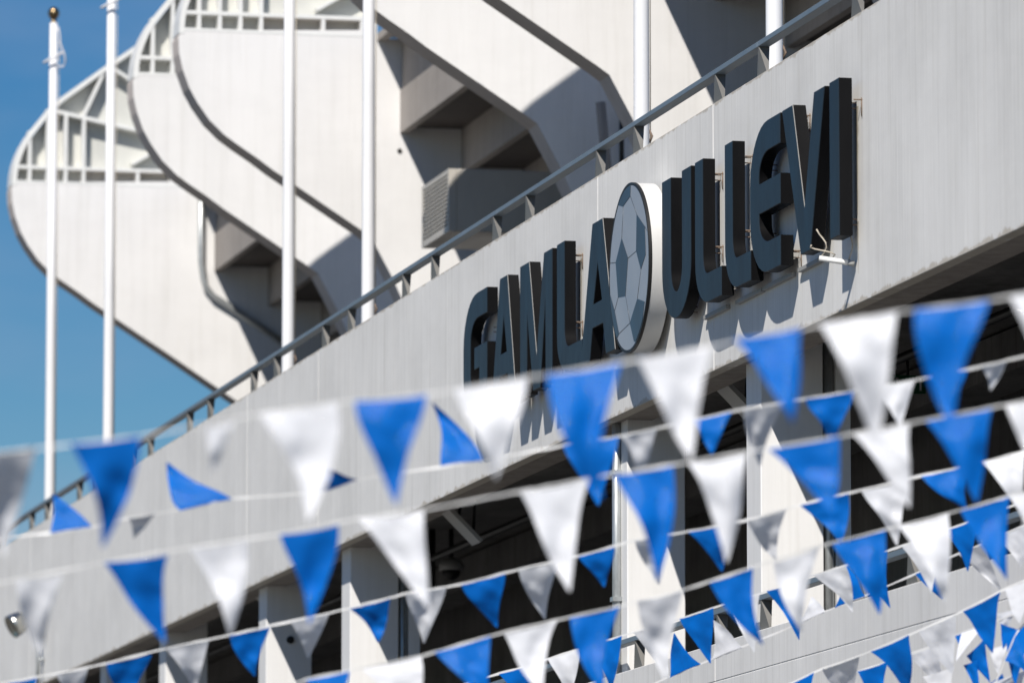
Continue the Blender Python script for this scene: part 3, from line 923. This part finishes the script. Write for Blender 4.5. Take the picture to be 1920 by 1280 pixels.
# ------------------------------------------------------------------ bunting
def interp(line, x):
    if x <= line[0][0]:
        (x0, y0), (x1, y1) = line[0], line[1]
    elif x >= line[-1][0]:
        (x0, y0), (x1, y1) = line[-2], line[-1]
    else:
        for (x0, y0), (x1, y1) in zip(line[:-1], line[1:]):
            if x0 <= x <= x1:
                break
    return y0 + (y1 - y0) * (x - x0) / (x1 - x0)
def depth(yy, x):
    if isinstance(yy, tuple):
        xa, ya, xb, yb = yy
        return ya + (yb - ya) * (x - xa) / (xb - xa)
    return yy
def pennant(parent, yy, fl, rng, lean0):
    xl, yl, xr, yr, tx, ty, c = fl[:7]
    yd = yy
    yy = depth(yd, (xl + xr) / 2)
    Lp = on_y(xl, yl, depth(yd, xl)); Rp = on_y(xr, yr, depth(yd, xr))
    Lp.y -= 0.006; Rp.y -= 0.006
    mid = (Lp + Rp) / 2
    t0 = on_y(tx, ty, yy)
    h = (t0 - mid).length
    lean = lean0 * h
    if c == 'g':
        lean = -0.62 * h
    if len(fl) > 7:
        lean = fl[7] * h
    if ty > yl:
        lean = -lean
    tip = on_y(tx, ty, yy + lean)
    nr, nc = 14, 10
    ph = rng.uniform(0, 6.28); ph2 = rng.uniform(0, 6.28)
    a1 = rng.uniform(0.05, 0.12) * h; a2 = rng.uniform(0.025, 0.06) * h
    seed = Vector((rng.uniform(0, 50), rng.uniform(0, 50), rng.uniform(0, 50)))
    verts, faces = [], []
    side = (Rp - Lp).normalized()
    dn = (tip - mid).normalized()
    sw = rng.uniform(-0.09, 0.09) * h; ew = rng.uniform(-0.12, 0.12); ef = rng.uniform(3, 7)
    for r in range(nr + 1):
        f = r / nr
        wdt = (1 - f * 0.975) * (1 + ew * math.sin(f * ef) * (1 - f) + 0.12 * math.sin(f * math.pi) * ew)
        for k in range(nc + 1):
            u = k / nc
            base = Lp.lerp(Rp, u)
            top_mid = Lp.lerp(Rp, 0.5)
            axis = top_mid.lerp(tip, f)
            pt = axis + (base - top_mid) * wdt
            env = math.sin(min(f * 1.25, 1.0) * math.pi / 2)
            off = a1 * math.sin(f * 3.4 + ph) * env * 0.9
            off += a2 * math.sin((u - 0.5) * wdt * 9.0 + f * 4.0 + ph2) * env
            off += 0.075 * h * noise.noise(Vector((u * wdt * 3.0, f * 3.2, 0)) + seed) * env
            off += 0.02 * h * noise.noise(Vector((u * wdt * 8.0, f * 9.0, 3)) + seed)
            off += 0.022 * h * abs(noise.noise(Vector((u * wdt * 4.0 + f * 3.0, f * 5.0 - u * 2.0, 9)) + seed))
            pt = pt + Vector((0, -off, 0)) + side * sw * math.sin(f * math.pi) + dn * 0.02 * h * math.sin(u * math.pi) * (1 - f)
            verts.append(pt)
    for r in range(nr):
        for k in range(nc):
            a = r * (nc + 1) + k
            faces.append((a, a + 1, a + nc + 2, a + nc + 1))
    o = mesh_obj('pennant', verts, faces, mt['blue_flag'] if c == 'b' else mt['white_flag'], parent, smooth=True, origin=mid)
    return o
def bunting(label, yy, line, flags, lean=0.08, seed=1, tw=0.028):
    rng = random.Random(seed)
    e = empty('bunting', on_y(line[0][0], line[0][1], depth(yy, line[0][0])))
    tag(e, label, 'bunting', 'strings of blue and white pennants')
    # tape: a flat band with thickness following the string
    pts = []
    x0, x1 = line[0][0], line[-1][0]
    nst = max(8, int((x1 - x0) / 12))
    for k in range(nst + 1):
        x = x0 + (x1 - x0) * k / nst
        p = on_y(x, interp(line, x), depth(yy, x))
        p.z += 0.004 * noise.noise(Vector((x * 0.05, seed * 3.1, 0)))
        pts.append(p)
    verts, faces = [], []
    for k, p in enumerate(pts):
        w = tw * (0.55 + 0.45 * abs(noise.noise(Vector((k * 0.23, seed * 7.7, 1.3)))) * 2)
        tilt = 0.5 * noise.noise(Vector((k * 0.17, seed * 2.7, 5)))
        up = Vector((0, math.sin(tilt) * w / 2, math.cos(tilt) * w / 2))
        th = Vector((0, 0.002, 0))
        verts += [p + up - th, p - up - th, p - up + th, p + up + th]
    for k in range(len(pts) - 1):
        a = k * 4; b = a + 4
        for j in range(4):
            faces.append((a + j, a + (j + 1) % 4, b + (j + 1) % 4, b + j))
    mesh_obj('tape', verts, faces, mt['tape'], e, smooth=False)
    for fl in flags:
        pennant(e, yy, fl, rng, lean)
    return e

bunting('bunting string with the largest, most blurred pennants, crossing the letters of the sign', 31.0,
    [(-700, 970), (0, 848), (262, 818), (487, 776), (632, 755), (800, 740), (990, 708), (1165, 680), (1335, 650), (1503, 615), (1682, 585), (1855, 563), (2030, 530), (2700, 400)],
    [(-60, 852, 68, 838, 8, 1042, 'g'), (133, 832, 262, 818, 192, 1024, 'b', -0.30), (385, 802, 440, 790, 400, 885, 'w', -0.2), (487, 776, 632, 755, 578, 978, 'w'),
     (665, 752, 800, 740, 742, 942, 'b'), (850, 730, 990, 708, 930, 895, 'w'), (1025, 702, 1165, 680, 1128, 930, 'b', .2), (1195, 672, 1335, 650, 1295, 862, 'w'),
     (1375, 635, 1503, 615, 1486, 792, 'b', .2), (1535, 606, 1682, 585, 1645, 832, 'w'), (1715, 580, 1855, 563, 1786, 800, 'b', .2), (1893, 556, 2030, 530, 1985, 770, 'w')], seed=11, tw=0.014)
bunting('bunting string with pennants flipped upwards, crossing the wall under the sign', 44.0,
    [(-700, 1130), (-20, 1012), (95, 998), (172, 988), (245, 970), (300, 962), (435, 934), (600, 923), (672, 899), (790, 880), (905, 864), (1055, 835), (1160, 818), (1290, 790), (1395, 766), (1600, 733), (1715, 713), (1835, 688), (1920, 668), (2600, 520)],
    [(95, 999, 172, 987, 100, 926, 'b', .3), (240, 971, 292, 963, 250, 1010, 'g', -.9), (338, 957, 435, 935, 313, 866, 'b', .3), (600, 924, 672, 899, 607, 872, 'b', -.6),
     (826, 873, 905, 864, 811, 755, 'b', .3), (1055, 836, 1160, 819, 1122, 946, 'b'), (1165, 818, 1232, 803, 1198, 900, 'g'), (1300, 788, 1372, 772, 1335, 852, 'b'),
     (1395, 768, 1470, 754, 1425, 872, 'g'), (1510, 748, 1600, 733, 1560, 832, 'b', -.3), (1645, 726, 1715, 713, 1688, 800, 'w'), (1740, 710, 1815, 694, 1772, 772, 'b', -.3), (1840, 688, 1888, 677, 1857, 732, 'g')], seed=12, tw=0.018)
bunting('blurred bunting string crossing below the sign letters and over the columns', 36.5,
    [(-700, 1210), (0, 1092), (195, 1054), (360, 1026), (525, 1001), (670, 972), (800, 954), (975, 921), (1105, 897), (1290, 866), (1440, 840), (1575, 818), (1705, 793), (1860, 764), (2000, 735), (2700, 590)],
    [(30, 1087, 118, 1077, 78, 1238, 'g', -.4), (195, 1054, 315, 1040, 309, 1203, 'b', -.2), (355, 1028, 465, 1012, 432, 1192, 'w', -.1), (525, 1002, 635, 984, 580, 1168, 'b', -.1),
     (672, 972, 795, 957, 803, 1140, 'w'), (975, 922, 1105, 898, 1068, 1108, 'w'), (1150, 890, 1262, 873, 1233, 1088, 'b', .1), (1290, 868, 1400, 850, 1363, 1052, 'w'),
     (1440, 842, 1575, 818, 1560, 965, 'b', .1), (1600, 815, 1705, 795, 1705, 950, 'w'), (1735, 789, 1860, 765, 1832, 940, 'b', .1), (1885, 760, 2000, 736, 1952, 905, 'w')], seed=13, tw=0.016)
bunting('bunting string of small shaded grey and blue pennants in front of the dark concourse', 49.0,
    [(-700, 1410), (15, 1278), (105, 1262), (200, 1243), (310, 1215), (430, 1190), (545, 1164), (655, 1140), (760, 1112), (865, 1095), (972, 1067), (1085, 1042), (1190, 1013), (1290, 996), (1400, 975), (1500, 946), (1590, 924), (1727, 892), (1842, 866), (2000, 825), (2600, 670)],
    [(15, 1280, 70, 1270, 45, 1350, 'b', -.4), (105, 1263, 165, 1252, 132, 1330, 'g'), (200, 1244, 285, 1226, 242, 1322, 'b', -.4), (310, 1216, 392, 1200, 366, 1292, 'g'), (430, 1191, 507, 1175, 478, 1267, 'b', -.4),
     (545, 1165, 617, 1150, 577, 1232, 'g'), (655, 1141, 732, 1122, 710, 1204, 'b', -.4), (760, 1113, 837, 1100, 795, 1205, 'g'), (865, 1096, 947, 1075, 932, 1174, 'b', -.3),
     (972, 1068, 1047, 1052, 1022, 1160, 'g'), (1085, 1043, 1152, 1025, 1133, 1099, 'b', -.3), (1190, 1014, 1257, 1003, 1236, 1096, 'g'), (1290, 997, 1370, 982, 1354, 1070, 'b', -.3),
     (1400, 976, 1475, 955, 1455, 1050, 'g'), (1500, 947, 1590, 925, 1576, 1020, 'b', -.1), (1615, 920, 1692, 902, 1682, 1022, 'w', -.2), (1727, 893, 1812, 874, 1814, 955, 'b'), (1842, 867, 1922, 846, 1913, 958, 'w')], seed=14, tw=0.021)
bunting('bunting string of bright pennants rising from the soffit corner past both white columns', 44.0,
    [(-100, 1440), (540, 1285), (575, 1273), (790, 1229), (920, 1191), (1045, 1161), (1162, 1136), (1280, 1106), (1412, 1063), (1537, 1023), (1660, 992), (1778, 962), (1892, 930), (2500, 760)],
    [(575, 1274, 655, 1258, 620, 1345, 'b'), (680, 1254, 790, 1230, 772, 1355, 'w'), (815, 1222, 920, 1192, 916, 1312, 'b', .1), (945, 1188, 1045, 1162, 1018, 1302, 'w', .1),
     (1068, 1158, 1162, 1137, 1132, 1302, 'b'), (1195, 1126, 1280, 1107, 1246, 1275, 'w', -.3), (1330, 1092, 1412, 1064, 1430, 1208, 'b', -.1), (1450, 1055, 1537, 1024, 1503, 1185, 'w', -.15),
     (1560, 1020, 1660, 993, 1650, 1150, 'b'), (1685, 986, 1778, 963, 1772, 1127, 'w'), (1800, 957, 1892, 931, 1886, 1087, 'b'), (1896, 930, 1985, 905, 1960, 1060, 'w')], seed=15, tw=0.018)
bunting('sharp bunting string running along the lower railing', (900, 61.0, 1960, 55.6),
    [(500, 1400), (915, 1268), (1000, 1244), (1085, 1216), (1190, 1184), (1270, 1161), (1340, 1138), (1437, 1108), (1525, 1078), (1600, 1055), (1705, 1018), (1850, 966), (1960, 925)],
    [(935, 1263, 1000, 1244, 986, 1335, 'b', .1), (1027, 1235, 1086, 1216, 1066, 1312, 'w', .1), (1106, 1211, 1166, 1191, 1146, 1292, 'b'), (1187, 1185, 1250, 1167, 1253, 1272, 'w', -.1),
     (1274, 1160, 1337, 1139, 1332, 1243, 'b'), (1362, 1131, 1424, 1112, 1414, 1223, 'w'), (1437, 1108, 1490, 1090, 1498, 1199, 'b'), (1525, 1078, 1585, 1059, 1599, 1146, 'w'),
     (1612, 1051, 1664, 1033, 1669, 1139, 'b'), (1690, 1024, 1752, 1002, 1746, 1112, 'w'), (1772, 994, 1826, 975, 1815, 1070, 'b')], seed=16, tw=0.024)
bunting('sharp bunting string with pennants folded up against the lower wall top', (900, 62.5, 1960, 56.2),
    [(900, 1410), (1225, 1281), (1315, 1243), (1419, 1201), (1482, 1175), (1541, 1148), (1622, 1116), (1705, 1080), (1780, 1045), (1843, 1018), (1960, 966)],
    [(1256, 1270, 1314, 1244, 1264, 1187, 'b', .2), (1335, 1236, 1392, 1213, 1338, 1162, 'w', .2), (1500, 1168, 1547, 1146, 1522, 1118, 'w', .2), (1565, 1139, 1622, 1117, 1587, 1060, 'b', .2),
     (1716, 1076, 1780, 1046, 1767, 1123, 'b'), (1796, 1039, 1845, 1018, 1877, 1107, 'w'), (1868, 1008, 1925, 983, 1915, 1062, 'w')], seed=17, tw=0.022)
bunting('sharp bunting string low over the plain wall, its pennants hanging loose', (1300, 58.0, 1985, 54.8),
    [(1300, 1360), (1460, 1290), (1541, 1253), (1610, 1229), (1704, 1190), (1790, 1152), (1875, 1108), (1985, 1058)],
    [(1460, 1291, 1526, 1260, 1510, 1362, 'b'), (1541, 1254, 1611, 1230, 1600, 1325, 'g'), (1632, 1221, 1704, 1190, 1703, 1303, 'b', -.1), (1722, 1183, 1792, 1152, 1785, 1264, 'w', -.1),
     (1805, 1146, 1876, 1109, 1860, 1224, 'b', -.1), (1884, 1105, 1950, 1076, 1912, 1168, 'w')], seed=18, tw=0.024)
bunting('tangled bunting string, lowest of all, bunched where the strings meet', (1480, 58.0, 1975, 55.6),
    [(1480, 1330), (1608, 1258), (1706, 1226), (1760, 1206), (1803, 1185), (1845, 1172), (1905, 1150), (1975, 1120)],
    [(1608, 1258, 1665, 1239, 1655, 1332, 'b'), (1704, 1228, 1760, 1207, 1776, 1290, 'w'), (1803, 1186, 1843, 1173, 1793, 1238, 'w', .3), (1790, 1192, 1808, 1185, 1798, 1210, 'b'),
     (1812, 1229, 1846, 1196, 1856, 1278, 'b', .1), (1806, 1246, 1832, 1236, 1834, 1310, 'b'), (1856, 1216, 1892, 1205, 1872, 1262, 'w'), (1885, 1186, 1950, 1160, 1905, 1282, 'b', .2),
     (1868, 1150, 1908, 1140, 1880, 1190, 'w', -.3), (1875, 1168, 1905, 1178, 1880, 1215, 'b', -.2), (1860, 1278, 1925, 1255, 1900, 1330, 'w'), (1730, 1268, 1790, 1248, 1775, 1340, 'w'), (1840, 1290, 1880, 1262, 1900, 1330, 'b')], seed=19, tw=0.022)
bunting('slack white cord hanging steeply at the tangle of strings', 55.2,
    [(1855, 1300), (1870, 1272), (1885, 1235), (1905, 1186), (1925, 1165)],
    [(1884, 1238, 1904, 1190, 1926, 1262, 'b', .1)], seed=20, tw=0.03)

for o in bpy.data.objects:
    if '_wl' in o:
        del o['_wl']
